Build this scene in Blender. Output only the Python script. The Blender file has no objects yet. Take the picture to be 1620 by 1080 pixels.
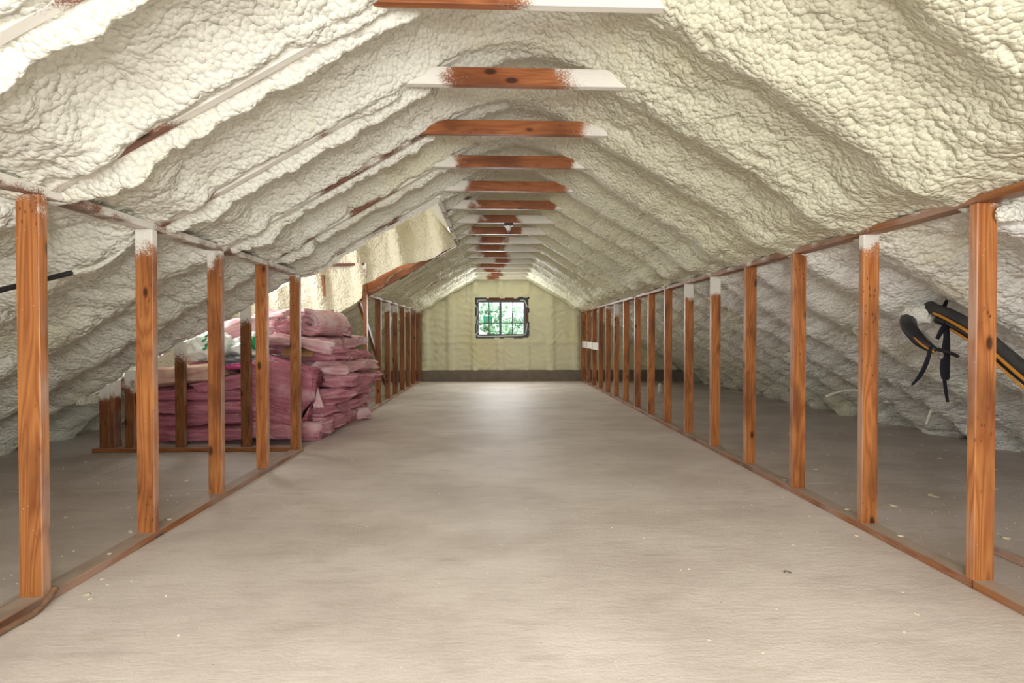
import bpy, math, random
import numpy as np
from mathutils import Vector, Matrix

random.seed(7)
scene = bpy.context.scene
C = scene.collection
R = math.radians

# ------------------------------------------------------------------ camera
cam_d = bpy.data.cameras.new('camera')
cam_d.sensor_width = 36.0
cam_d.lens = 742.28 / 1620 * 36.0
cam_d.clip_start = 0.05
cam_d.clip_end = 500
cam = bpy.data.objects.new('camera', cam_d)
cam.location = (0, 0, 1.0716)
cam.rotation_euler = (math.pi / 2 - 0.0111, 0, -0.03251)
C.objects.link(cam)
scene.camera = cam

# ------------------------------------------------------------------ world and light
scene.view_settings.view_transform = 'Standard'
scene.view_settings.look = 'None'
scene.view_settings.gamma = 1.0
scene.view_settings.use_curve_mapping = False
scene.view_settings.exposure = 0.78
scene.cycles.max_bounces = 6
scene.cycles.diffuse_bounces = 4
scene.cycles.glossy_bounces = 2
scene.cycles.transmission_bounces = 6
scene.cycles.caustics_reflective = False
scene.cycles.caustics_refractive = False

world = bpy.data.worlds.new('overcast_sky')
scene.world = world
world.use_nodes = True
world.node_tree.nodes['Background'].inputs[0].default_value = (0.93, 0.97, 1.0, 1)
world.node_tree.nodes['Background'].inputs[1].default_value = 5.0


def area_light(name, loc, rot, sx, sy, power, col):
    l = bpy.data.lights.new(name, 'AREA')
    l.shape = 'RECTANGLE'
    l.size, l.size_y = sx, sy
    l.energy, l.color = power, col
    o = bpy.data.objects.new(name, l)
    o.location, o.rotation_euler = loc, rot
    C.objects.link(o)
    return o


# unseen fill light added behind the camera, in front of a closed opening
area_light('rear_fill_light', (0.1, -2.12, 1.55), (R(90), 0, 0), 1.7, 1.3, 58, (0.96, 0.985, 1.0))
# daylight entering by the dormer window
area_light('dormer_window_daylight', (-3.66, 5.56, 2.1), (0, R(-90), 0), 0.9, 0.9, 24, (0.97, 0.98, 1.0))
# daylight entering by the gable window in view
area_light('gable_window_daylight', (0.12, 11.12, 1.5), (R(-90), 0, 0), 1.05, 0.8, 28, (0.95, 0.97, 1.0))

# ------------------------------------------------------------------ numpy noise


def _h(ix, iy, iz, seed):
    a = (ix.astype(np.int64) * 73856093) ^ (iy.astype(np.int64) * 19349663) ^ (iz * 83492791) ^ (seed * 2654435761)
    a = a & 0xFFFFFFFF
    a = ((a ^ (a >> 16)) * 0x45d9f3b) & 0xFFFFFFFF
    a = ((a ^ (a >> 16)) * 0x45d9f3b) & 0xFFFFFFFF
    a = a ^ (a >> 16)
    return (a & 0xFFFFFF) / float(0x1000000)


def vnoise(x, y, seed=0):
    ix, iy = np.floor(x), np.floor(y)
    fx, fy = x - ix, y - iy
    fx, fy = fx * fx * (3 - 2 * fx), fy * fy * (3 - 2 * fy)
    z = np.int64(0)
    a, b = _h(ix, iy, z, seed), _h(ix + 1, iy, z, seed)
    c, d = _h(ix, iy + 1, z, seed), _h(ix + 1, iy + 1, z, seed)
    return (a + (b - a) * fx) * (1 - fy) + (c + (d - c) * fx) * fy


def fbm(x, y, seed=0, oct=3):
    s, a, t = 0, 1.0, 0
    for i in range(oct):
        s = s + a * vnoise(x * 2 ** i, y * 2 ** i, seed + i * 17)
        t += a
        a *= 0.5
    return s / t


def vnoise3(x, y, z, seed=0):
    iz = np.floor(z)
    f = z - iz
    f = f * f * (3 - 2 * f)
    a = vnoise(x + iz * 37.17, y + iz * 11.31, seed)
    b = vnoise(x + (iz + 1) * 37.17, y + (iz + 1) * 11.31, seed)
    return a + (b - a) * f


def domes(x, y, seed=0):
    """rounded cells with creased joints, 0 in the joints and 1 on top"""
    ix, iy = np.floor(x), np.floor(y)
    best = np.full(x.shape, 9.0)
    z = np.int64(0)
    for dx in (-1, 0, 1):
        for dy in (-1, 0, 1):
            cx, cy = ix + dx, iy + dy
            px = cx + 0.1 + 0.8 * _h(cx, cy, z, seed)
            py = cy + 0.1 + 0.8 * _h(cx, cy, z, seed + 91)
            d = (x - px) ** 2 + (y - py) ** 2
            best = np.minimum(best, d)
    return np.sqrt(np.clip(1 - best / 0.85, 0, 1))


def sstep(a, b, x):
    t = np.clip((x - a) / (b - a), 0, 1)
    return t * t * (3 - 2 * t)


# ------------------------------------------------------------------ material helpers
def mat(name, rough=0.7, spec=0.3):
    m = bpy.data.materials.new(name)
    m.use_nodes = True
    nt = m.node_tree
    b = nt.nodes['Principled BSDF']
    b.inputs['Roughness'].default_value = rough
    b.inputs['Specular IOR Level'].default_value = spec
    return m, nt, b


class NT:
    """short hand for building node trees"""

    def __init__(s, nt):
        s.nt = nt

    def n(s, t, **kw):
        o = s.nt.nodes.new(t)
        for k, v in kw.items():
            setattr(o, k, v)
        return o

    def link(s, a, b):
        s.nt.links.new(a, b)

    def put(s, sock, v):
        if isinstance(v, bpy.types.NodeSocket):
            s.link(v, sock)
        else:
            sock.default_value = v

    def math(s, op, a, b=0.0, c=None, clamp=False):
        o = s.n('ShaderNodeMath', operation=op, use_clamp=clamp)
        s.put(o.inputs[0], a)
        s.put(o.inputs[1], b)
        if c is not None:
            s.put(o.inputs[2], c)
        return o.outputs[0]

    def noise(s, vec, scale, detail=3.0, rough=0.5, dist=0.0):
        o = s.n('ShaderNodeTexNoise')
        if vec is not None:
            s.link(vec, o.inputs['Vector'])
        o.inputs['Scale'].default_value = scale
        o.inputs['Detail'].default_value = detail
        o.inputs['Roughness'].default_value = rough
        o.inputs['Distortion'].default_value = dist
        return o.outputs['Fac']

    def voro(s, vec, scale, feature='F1', rand=1.0):
        o = s.n('ShaderNodeTexVoronoi', feature=feature)
        if vec is not None:
            s.link(vec, o.inputs['Vector'])
        o.inputs['Scale'].default_value = scale
        o.inputs['Randomness'].default_value = rand
        return o.outputs['Distance']

    def mapping(s, vec, scale=(1, 1, 1), loc=(0, 0, 0)):
        o = s.n('ShaderNodeMapping')
        s.link(vec, o.inputs['Vector'])
        o.inputs['Scale'].default_value = scale
        s.put(o.inputs['Location'], loc)
        return o.outputs[0]

    def mix(s, f, a, b):
        o = s.n('ShaderNodeMix', data_type='RGBA')
        s.put(o.inputs[0], f)
        s.put(o.inputs[6], a if isinstance(a, bpy.types.NodeSocket) else (*a, 1))
        s.put(o.inputs[7], b if isinstance(b, bpy.types.NodeSocket) else (*b, 1))
        return o.outputs[2]

    def ramp(s, f, a, b):
        o = s.n('ShaderNodeMapRange', interpolation_type='SMOOTHSTEP')
        s.put(o.inputs[0], f)
        s.put(o.inputs[1], a)
        s.put(o.inputs[2], b)
        return o.outputs[0]

    def bump(s, h, strength, dist, prev=None):
        o = s.n('ShaderNodeBump')
        s.link(h, o.inputs['Height'])
        o.inputs['Strength'].default_value = strength
        o.inputs['Distance'].default_value = dist
        if prev is not None:
            s.link(prev, o.inputs['Normal'])
        return o.outputs[0]


def plain(name, col, rough=0.6, spec=0.3, metal=0.0, var=0.12, scale=14):
    m, nt, b = mat(name, rough, spec)
    g = NT(nt)
    tc = g.n('ShaderNodeTexCoord').outputs['Object']
    f = g.noise(tc, scale, 4)
    dark = tuple(c * (1 - var) for c in col)
    lite = tuple(min(1, c * (1 + var)) for c in col)
    g.link(g.mix(f, dark, lite), b.inputs['Base Color'])
    b.inputs['Metallic'].default_value = metal
    return m


def make_foam(name, base, yellow, amount, fine=1.0, right=None):
    m, nt, b = mat(name, 0.55, 0.3)
    g = NT(nt)
    pos = g.n('ShaderNodeNewGeometry').outputs['Position']
    if right is not None:      # right slope foam is yellower, and darkened to even out the lighting
        sx = g.n('ShaderNodeSeparateXYZ')
        g.link(pos, sx.inputs[0])
        k = g.ramp(g.math('ADD', sx.outputs[0], g.math('MULTIPLY_ADD', g.noise(pos, 1.5, 2), 1.2, -0.6)), -0.2, 1.0)
        k = g.math('MULTIPLY', k, g.math('SUBTRACT', 1.0, g.ramp(sx.outputs[0], 1.9, 2.3)))
        base = g.mix(k, base, right)
        far = g.ramp(g.math('ADD', sx.outputs[1], g.math('MULTIPLY_ADD', g.noise(pos, 0.8, 2), 4.0, -2.0)), 3.5, 8.0)
        base = g.mix(g.math('MULTIPLY', far, 0.9), base, (0.80, 0.775, 0.55))
        e = g.ramp(sx.outputs[0], 1.95, 2.3)  # right eave foam: whiter itself, lightened further to stand in for light
        base = g.mix(g.math('MULTIPLY', g.math('MULTIPLY', e, 0.85), g.math('MULTIPLY_ADD', far, -0.55, 1.0)), base, (0.92, 0.91, 0.87))
    patch = g.ramp(g.noise(pos, 0.9, 4, 0.6), 0.62 - amount * 0.3, 0.78 - amount * 0.15)
    col = g.mix(g.math('MULTIPLY', patch, 0.7), base, yellow)
    vein = g.ramp(g.noise(pos, 3.5, 4, 0.65, 0.5), 0.60, 0.72)
    col = g.mix(g.math('MULTIPLY', vein, 0.35), col, yellow)
    g.link(col, b.inputs['Base Color'])
    d2 = g.voro(pos, 46, 'F1')
    h = g.math('MULTIPLY_ADD', g.noise(pos, 120, 1), 0.25, g.math('SUBTRACT', 1.0, g.math('MULTIPLY', d2, d2)))
    g.link(g.bump(h, 0.9 * fine, 0.012), b.inputs['Normal'])
    return m


def make_wood(name, spray, cols=((0.13, 0.034, 0.010), (0.32, 0.095, 0.022), (0.55, 0.215, 0.056))):
    """fir grain along local Z; foam overspray: 'top' above a height, 'ends' away from a centre, 'most' nearly all"""
    m, nt, b = mat(name, 0.42, 0.4)
    g = NT(nt)
    obj = g.n('ShaderNodeTexCoord').outputs['Object']
    geo = g.n('ShaderNodeNewGeometry')
    pos, nor = geo.outputs['Position'], geo.outputs['Normal']
    oi = g.n('ShaderNodeObjectInfo')
    rnd = oi.outputs['Random']
    off = g.n('ShaderNodeCombineXYZ')
    g.link(g.math('MULTIPLY', rnd, 37.0), off.inputs[0])
    g.link(g.math('MULTIPLY', rnd, 91.0), off.inputs[2])
    g.link(g.math('MULTIPLY', rnd, 13.0), off.inputs[1])
    add = g.n('ShaderNodeVectorMath', operation='ADD')
    g.link(obj, add.inputs[0])
    g.link(off.outputs[0], add.inputs[1])
    v = add.outputs[0]
    # cathedral rings: distance field stretched along the board, distorted
    ringv = g.mapping(v, (16, 16, 1.1))
    ring = g.noise(ringv, 1.0, 1.5, 0.4, 0.3)
    bands = g.math('PINGPONG', g.math('MULTIPLY', ring, 9.0), 0.5)
    bands = g.math('MULTIPLY', bands, 2.0)
    fine = g.noise(g.mapping(v, (120, 120, 3.5)), 1.0, 3)
    blot = g.noise(g.mapping(v, (7, 7, 2.2)), 1.0, 3)
    kv = g.mapping(v, (9.0, 9.0, 4.2))
    kd = g.voro(kv, 1.0, 'F1')
    knot = g.math('SUBTRACT', 1.0, g.ramp(kd, 0.09, 0.19))
    halo = g.math('SUBTRACT', 1.0, g.ramp(kd, 0.12, 0.36))
    col = g.mix(g.math('POWER', bands, 1.4), cols[2], cols[1])
    col = g.mix(g.math('MULTIPLY', fine, 0.45), col, cols[1])
    col = g.mix(g.math('MULTIPLY', g.ramp(blot, 0.42, 0.72), 0.75), col, cols[0])
    dash = g.voro(g.mapping(v, (55, 55, 22)), 1.0)
    dash = g.math('MULTIPLY', g.math('SUBTRACT', 1.0, g.ramp(dash, 0.12, 0.25)), g.ramp(g.noise(v, 5, 2), 0.5, 0.62))
    col = g.mix(g.math('MULTIPLY', dash, 0.8), col, (0.06, 0.018, 0.006))
    col = g.mix(g.math('MULTIPLY', halo, 0.4), col, cols[1])
    col = g.mix(g.math('MULTIPLY', knot, 0.9), col, (0.035, 0.011, 0.005))
    hsv = g.n('ShaderNodeHueSaturation')
    g.link(col, hsv.inputs['Color'])
    cr = g.n('ShaderNodeSeparateColor')
    g.link(oi.outputs['Color'], cr.inputs[0])
    g.link(cr.outputs[2], hsv.inputs['Value'])
    hsv.inputs['Saturation'].default_value = 0.97
    col = hsv.outputs[0]
    sx = g.n('ShaderNodeSeparateXYZ')
    g.link(pos, sx.inputs[0])
    big = g.noise(pos, 7.0, 3)
    grit = g.noise(pos, 150.0, 2, 0.8)
    wob = g.math('MULTIPLY_ADD', big, 0.36, -0.18)
    if spray == 'top':      # colour red = height where the overspray starts
        e = g.math('SUBTRACT', g.math('ADD', sx.outputs[2], wob), cr.outputs[0])
        k = g.ramp(e, -0.10, 0.12)
    elif spray == 'ends':   # red = clean centre + 5, green = half width of the clean wood
        dx = g.math('ABSOLUTE', g.math('ADD', g.math('SUBTRACT', sx.outputs[0], cr.outputs[0]), 5.0))
        e = g.math('SUBTRACT', g.math('ADD', dx, wob), cr.outputs[1])
        k = g.ramp(e, -0.13, 0.12)
    else:
        k = g.ramp(g.noise(pos, 2.3, 3), 0.34, 0.60)
    k = g.ramp(g.math('ADD', k, g.math('MULTIPLY_ADD', grit, 1.3, -0.65)), 0.25, 0.75)
    # settled dust on the narrow faces and flecks
    nx = g.n('ShaderNodeSeparateXYZ')
    g.link(nor, nx.inputs[0])
    if spray == 'top':
        side = g.math('MULTIPLY', g.math('ABSOLUTE', nx.outputs[0]), g.ramp(g.noise(pos, 3.0, 3), 0.35, 0.7))
        col = g.mix(g.math('MULTIPLY', side, 0.5), col, (0.50, 0.40, 0.35))
        topd = g.math('MULTIPLY', g.ramp(nx.outputs[2], 0.6, 0.9), g.math('MULTIPLY_ADD', g.ramp(big, 0.3, 0.6), 0.35, 0.6))
        col = g.mix(topd, col, (0.43, 0.35, 0.285))
    fleck = g.math('SUBTRACT', 1.0, g.ramp(g.voro(pos, 42), 0.05, 0.075))
    fleck = g.math('MULTIPLY', fleck, g.ramp(g.noise(pos, 6, 2), 0.52, 0.6))
    k = g.math('MAXIMUM', k, fleck)
    col = g.mix(k, col, (0.80, 0.77, 0.70))
    g.link(col, b.inputs['Base Color'])
    g.link(g.math('MULTIPLY_ADD', k, 0.3, 0.40), b.inputs['Roughness'])
    nb = g.bump(g.math('ADD', bands, fine), 0.12, 0.003)
    nb = g.bump(grit, 0.15, 0.0015, nb)
    g.link(nb, b.inputs['Normal'])
    return m


def make_floor(name='dusty_plywood', dirt=1.0):
    m, nt, b = mat(name, 0.5, 0.35)
    g = NT(nt)
    pos = g.n('ShaderNodeNewGeometry').outputs['Position']
    a = g.noise(g.mapping(pos, (1.0, 1.6, 1)), 1.1, 5, 0.6)
    st = g.noise(g.mapping(pos, (3.2, 14, 1)), 1.0, 4, 0.6)
    fine = g.noise(pos, 75, 4, 0.7)
    col = g.mix(g.ramp(a, 0.32, 0.68), (0.61, 0.53, 0.48), (0.78, 0.70, 0.645))
    col = g.mix(g.math('MULTIPLY', g.ramp(st, 0.5, 0.75), 0.35), col, (0.45, 0.37, 0.31))
    col = g.mix(g.math('MULTIPLY', g.ramp(fine, 0.55, 0.8), 0.3), col, (0.56, 0.46, 0.37))
    sp = g.math('SUBTRACT', 1.0, g.ramp(g.voro(pos, 16), 0.03, 0.055))
    sp = g.math('MULTIPLY', sp, g.ramp(g.noise(pos, 1.7, 2), 0.5, 0.62))
    col = g.mix(g.math('MULTIPLY', sp, 0.75), col, (0.16, 0.085, 0.05))
    dust = g.math('SUBTRACT', 1.0, g.ramp(g.voro(g.mapping(pos, (1, 1, 1), (3.3, 1.7, 0)), 27), 0.04, 0.06))
    dust = g.math('MULTIPLY', dust, g.ramp(g.noise(pos, 2.1, 2), 0.5, 0.6))
    col = g.mix(g.math('MULTIPLY', dust, 0.7), col, (0.74, 0.68, 0.58))
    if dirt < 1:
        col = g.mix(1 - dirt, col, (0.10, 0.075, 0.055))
    g.link(col, b.inputs['Base Color'])
    g.link(g.math('MULTIPLY_ADD', fine, 0.25, 0.46), b.inputs['Roughness'])
    scr = g.noise(g.mapping(pos, (9, 38, 1)), 1.0, 5, 0.7, 0.6)
    nb = g.bump(scr, 0.4, 0.008)
    nb = g.bump(fine, 0.4, 0.004, nb)
    g.link(nb, b.inputs['Normal'])
    return m


def make_pink(name, deep, mid, pale, patch):
    m, nt, b = mat(name, 0.9, 0.1)
    g = NT(nt)
    tc = g.n('ShaderNodeTexCoord').outputs['Object']
    lam = g.noise(g.mapping(tc, (2.5, 2.5, 34)), 1.0, 5, 0.65, 0.5)
    blot = g.noise(tc, 5, 4)
    col = g.mix(g.ramp(lam, 0.32, 0.66), deep, mid)
    col = g.mix(g.math('MULTIPLY', g.ramp(blot, patch, patch + 0.28), 0.85), col, pale)
    fib = g.noise(g.mapping(tc, (60, 60, 150)), 1.0, 3, 0.7)
    col = g.mix(g.math('MULTIPLY', g.ramp(fib, 0.55, 0.8), 0.45), col, pale)
    g.link(col, b.inputs['Base Color'])
    nb = g.bump(lam, 0.7, 0.03)
    nb = g.bump(fib, 0.5, 0.008, nb)
    g.link(nb, b.inputs['Normal'])
    return m


M = {}
M['foam'] = make_foam('spray_foam_cream', (0.80, 0.79, 0.70), (0.76, 0.73, 0.51), 0.4, 1.0, (0.71, 0.695, 0.54))
M['foam_y'] = make_foam('spray_foam_yellow', (0.85, 0.80, 0.62), (0.83, 0.74, 0.44), 0.4)
M['foam_end'] = make_foam('spray_foam_smooth', (0.82, 0.80, 0.60), (0.81, 0.76, 0.48), 0.35, 0.4)
M['stud'] = make_wood('fir_stud', 'top')
M['tie'] = make_wood('fir_tie', 'ends', ((0.11, 0.028, 0.009), (0.26, 0.075, 0.021), (0.40, 0.14, 0.042)))
M['rafter'] = make_wood('fir_rafter', 'most', ((0.11, 0.035, 0.022), (0.24, 0.085, 0.05), (0.36, 0.15, 0.09)))
M['floor'] = make_floor()
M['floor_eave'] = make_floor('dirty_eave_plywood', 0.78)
M['base'] = plain('stained_base_board', (0.23, 0.19, 0.165), 0.8, 0.2, 0, 0.35, 9)
M['pink'] = make_pink('pink_fibreglass', (0.48, 0.17, 0.22), (0.69, 0.34, 0.39), (0.84, 0.60, 0.60), 0.46)
M['pink2'] = make_pink('deep_pink_fibreglass', (0.48, 0.14, 0.20), (0.68, 0.30, 0.37), (0.83, 0.55, 0.57), 0.52)
M['pink3'] = make_pink('pale_pink_fibreglass', (0.64, 0.30, 0.34), (0.80, 0.50, 0.53), (0.88, 0.70, 0.68), 0.40)
M['kraft'] = make_pink('faded_tan_facing', (0.55, 0.30, 0.26), (0.68, 0.45, 0.36), (0.76, 0.58, 0.46), 0.40)
M['black'] = plain('black_rubber', (0.018, 0.018, 0.022), 0.45, 0.5)
M['blackdust'] = plain('dusty_black_foam_tube', (0.05, 0.047, 0.047), 0.7, 0.3, 0, 0.5, 25)
M['orange'] = plain('orange_cable', (0.55, 0.24, 0.03), 0.5, 0.4)
M['strap'] = plain('black_web_strap', (0.012, 0.013, 0.02), 0.7, 0.3)
M['greycable'] = plain('grey_dusty_cord', (0.36, 0.34, 0.30), 0.7)
M['whitefoam'] = plain('foam_coating', (0.78, 0.76, 0.66), 0.7)
M['frame'] = plain('slate_window_frame', (0.075, 0.10, 0.14), 0.4, 0.5)
M['tape'] = plain('black_flashing_tape', (0.012, 0.016, 0.022), 0.35, 0.5)
M['whitecaulk'] = plain('white_foam_sealant', (0.80, 0.82, 0.84), 0.6)
M['shim'] = plain('bare_red_wood', (0.20, 0.07, 0.035), 0.7)
M['porcelain'] = plain('white_porcelain', (0.82, 0.80, 0.76), 0.3, 0.5, 0, 0.05)
M['crumb'] = plain('foam_crumb', (0.80, 0.74, 0.56), 0.8)
M['whiteboard'] = plain('whitewashed_block', (0.78, 0.74, 0.70), 0.7, 0.2, 0, 0.12, 30)
M['rope'] = plain('dusty_brown_rope', (0.24, 0.14, 0.085), 0.9, 0.1, 0, 0.45, 60)
M['card'] = plain('brown_cardboard', (0.36, 0.20, 0.09), 0.8)
M['tarp'] = plain('grey_tarp', (0.17, 0.17, 0.19), 0.4, 0.5, 0, 0.4, 30)
M['magenta'] = plain('magenta_print', (0.50, 0.06, 0.22), 0.5)
M['teal'] = plain('green_sticker', (0.0, 0.42, 0.33), 0.5)
m, nt, b = mat('green_sticker_film', 0.5)
b.inputs['Base Color'].default_value = (0.0, 0.50, 0.38, 1)
g = NT(nt)
tr = g.n('ShaderNodeBsdfTranslucent')
tr.inputs['Color'].default_value = (0.0, 0.75, 0.56, 1)
ad = g.n('ShaderNodeAddShader')
g.link(b.outputs[0], ad.inputs[0])
g.link(tr.outputs[0], ad.inputs[1])
g.link(ad.outputs[0], nt.nodes['Material Output'].inputs['Surface'])
M['teal'] = m
M['print'] = plain('pale_print', (0.75, 0.90, 0.85), 0.5)
M['greenprint'] = plain('green_print', (0.03, 0.36, 0.12), 0.5)
M['leaf'] = plain('tree_leaf', (0.24, 0.36, 0.24), 0.6, 0.3, 0, 0.45, 1.5)
M['bark'] = plain('tree_bark', (0.16, 0.12, 0.09), 0.9)
M['brick'] = plain('pale_pink_brick', (0.26, 0.19, 0.185), 0.8, 0.2, 0, 0.1, 2)
M['fascia'] = plain('white_fascia', (0.85, 0.85, 0.85), 0.6)
M['grass'] = plain('lawn', (0.12, 0.20, 0.07), 0.9, 0.1, 0, 0.3, 0.6)
M['metalnail'] = plain('grey_steel', (0.35, 0.35, 0.36), 0.4, 0.5, 0.8)

m, nt, b = mat('clear_pane', 0.02, 0.5)
b.inputs['Transmission Weight'].default_value = 1.0
b.inputs['IOR'].default_value = 1.02
b.inputs['Base Color'].default_value = (0.97, 0.99, 0.985, 1)
M['glass'] = m

m, nt, b = mat('white_plastic_wrap', 0.28, 0.5)
g = NT(nt)
tc = g.n('ShaderNodeTexCoord').outputs['Object']
f = g.ramp(g.noise(tc, 5, 3), 0.60, 0.66)
g.link(g.mix(f, (0.78, 0.82, 0.79), (0.55, 0.68, 0.62)), b.inputs['Base Color'])
g.link(g.bump(g.noise(tc, 22, 4, 0.6, 1.0), 0.5, 0.02), b.inputs['Normal'])
M['wrap'] = m


# ------------------------------------------------------------------ object helpers
def link(name, me, m=None, parent=None, loc=None, rot=None):
    o = bpy.data.objects.new(name, me)
    C.objects.link(o)
    if m is not None and me is not None and not me.materials:
        me.materials.append(M[m])
    if parent is not None:
        o.parent = parent
    if loc is not None:
        o.location = loc
    if rot is not None:
        o.rotation_euler = rot
    return o


def empty(name, loc=(0, 0, 0)):
    o = bpy.data.objects.new(name, None)
    o.empty_display_size = 0.1
    C.objects.link(o)
    o.location = loc
    return o


def structure(name, label=None):
    o = empty(name)
    o['kind'] = 'structure'
    if label:
        o['label'] = label
    return o


def tag(o, label, cat, group=None):
    o['label'] = label
    o['category'] = cat
    if group:
        o['group'] = group
    return o


def mesh(name, verts, faces, smooth=False):
    me = bpy.data.meshes.new(name)
    me.from_pydata([tuple(map(float, v)) for v in verts], [], [tuple(f) for f in faces])
    me.update()
    if smooth:
        me.polygons.foreach_set('use_smooth', [True] * len(me.polygons))
    return me


def grid_mesh(name, P, mask=None, wrap_u=False, wrap_v=False):
    """P: (nu, nv, 3) array; mask: (nu-1, nv-1) True = keep"""
    nu, nv = P.shape[:2]
    idx = np.arange(nu * nv).reshape(nu, nv)
    if wrap_u:
        idx = np.vstack([idx, idx[:1]])
    if wrap_v:
        idx = np.hstack([idx, idx[:, :1]])
    q = np.stack([idx[:-1, :-1], idx[1:, :-1], idx[1:, 1:], idx[:-1, 1:]], -1).reshape(-1, 4)
    if mask is not None:
        q = q[mask.reshape(-1)]
    me = bpy.data.meshes.new(name)
    me.vertices.add(nu * nv)
    me.vertices.foreach_set('co', P.reshape(-1).astype(np.float32))
    me.loops.add(len(q) * 4)
    me.loops.foreach_set('vertex_index', q.reshape(-1).astype(np.int32))
    me.polygons.add(len(q))
    me.polygons.foreach_set('loop_start', (np.arange(len(q)) * 4).astype(np.int32))
    me.polygons.foreach_set('loop_total', np.full(len(q), 4, np.int32))
    me.polygons.foreach_set('use_smooth', np.ones(len(q), bool))
    me.update(calc_edges=True)
    me.validate()
    return me


def tube_mesh(name, pts, rad, n=8, flat=1.0, smooth_path=True, up=None):
    pts = [Vector(p) for p in pts]
    if not hasattr(rad, '__len__'):
        rad = [rad] * len(pts)
    if smooth_path and len(pts) > 2:
        out, ro = [], []
        for i in range(len(pts) - 1):
            p0, p1 = pts[max(i - 1, 0)], pts[i]
            p2, p3 = pts[i + 1], pts[min(i + 2, len(pts) - 1)]
            for k in range(6):
                t = k / 6
                out.append(0.5 * ((2 * p1) + (p2 - p0) * t + (2 * p0 - 5 * p1 + 4 * p2 - p3) * t * t
                                  + (3 * p1 - p0 - 3 * p2 + p3) * t ** 3))
                ro.append(rad[i] + (rad[i + 1] - rad[i]) * t)
        out.append(pts[-1])
        ro.append(rad[-1])
        pts, rad = out, ro
    V, F = [], []
    for i, p in enumerate(pts):
        d = (pts[min(i + 1, len(pts) - 1)] - pts[max(i - 1, 0)]).normalized()
        u = Vector(up) if up else (Vector((0, 0, 1)) if abs(d.z) < 0.9 else Vector((1, 0, 0)))
        s = d.cross(u).normalized()
        t = s.cross(d).normalized()
        for k in range(n):
            a = 2 * math.pi * k / n
            V.append(p + s * math.cos(a) * rad[i] + t * math.sin(a) * rad[i] * flat)
    for i in range(len(pts) - 1):
        for k in range(n):
            F.append((i * n + k, i * n + (k + 1) % n, (i + 1) * n + (k + 1) % n, (i + 1) * n + k))
    F.append(tuple(range(n))[::-1])
    F.append(tuple((len(pts) - 1) * n + k for k in range(n)))
    return mesh(name, V, F, True)


_boards = {}


def board_mesh(w, d, L, bev=0.003):
    """bevelled lumber, length along local Z from 0 to L, section centred"""
    key = (round(w, 4), round(d, 4), round(L, 3))
    if key in _boards:
        return _boards[key]
    a, c = w / 2, d / 2
    sec = [(-a + bev, -c), (a - bev, -c), (a, -c + bev), (a, c - bev), (a - bev, c), (-a + bev, c), (-a, c - bev), (-a, -c + bev)]
    V = [(x, y, z) for z in (0, L) for x, y in sec]
    F = [(k, (k + 1) % 8, 8 + (k + 1) % 8, 8 + k) for k in range(8)] + [tuple(range(8))[::-1], tuple(range(8, 16))]
    me = mesh('lumber', V, F)
    _boards[key] = me
    return me


def board(name, w, d, L, m, parent, loc, rot=(0, 0, 0), col=(1.6, 0, 0.9)):
    me = board_mesh(w, d, L)
    key = (me.name, m)
    if me.materials and me.materials[0] != M[m]:
        me = me.copy()
        me.materials.clear()
        me.materials.append(M[m])
    o = link(name, me, m, parent, loc, rot)
    o.color = (col[0], col[1], col[2], 1)
    return o


def box_mesh(name, lo, hi):
    x0, y0, z0 = lo
    x1, y1, z1 = hi
    V = [(x0, y0, z0), (x1, y0, z0), (x1, y1, z0), (x0, y1, z0), (x0, y0, z1), (x1, y0, z1), (x1, y1, z1), (x0, y1, z1)]
    F = [(0, 3, 2, 1), (4, 5, 6, 7), (0, 1, 5, 4), (1, 2, 6, 5), (2, 3, 7, 6), (3, 0, 4, 7)]
    return mesh(name, V, F)


def prism(name, poly, z0, z1):
    n = len(poly)
    V = [(x, y, z) for z in (z0, z1) for x, y in poly]
    F = [(k, (k + 1) % n, n + (k + 1) % n, n + k) for k in range(n)] + [tuple(range(n))[::-1], tuple(range(n, 2 * n))]
    return mesh(name, V, F)


# ------------------------------------------------------------------ layout of the attic
Y1, PITCH = 1.927, 0.6096            # first tie in view, spacing of ties, studs and rafters
YEND, YREAR = 11.2, -2.2
KR, KL = 2.016, -1.80                # inner faces of the knee walls
ZK = 1.63                            # top of the studs
SL = 0.58                            # roof slope
Y_OPEN0, Y_OPEN1 = 4.47, 6.69        # dormer opening in the left slope
X_HEAD = -0.55
X_DORM = -3.75                       # inner face of the dormer front wall


def zroof(x):
    a, c = 2.70 + SL * x, 2.816 - SL * x
    k = 0.46
    h = np.clip(0.5 + 0.5 * (c - a) / k, 0, 1)
    return c * (1 - h) + a * h - k * h * (1 - h)


# ---- floor: plywood panels
fl = structure('floor', 'dusty tan plywood attic floor')
seamL, seamR = -3.05, (3.02, 4.25)   # the right seam runs slightly askew


def rx(y):
    return 3.02 + (y - 1.5) * 0.235


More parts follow.
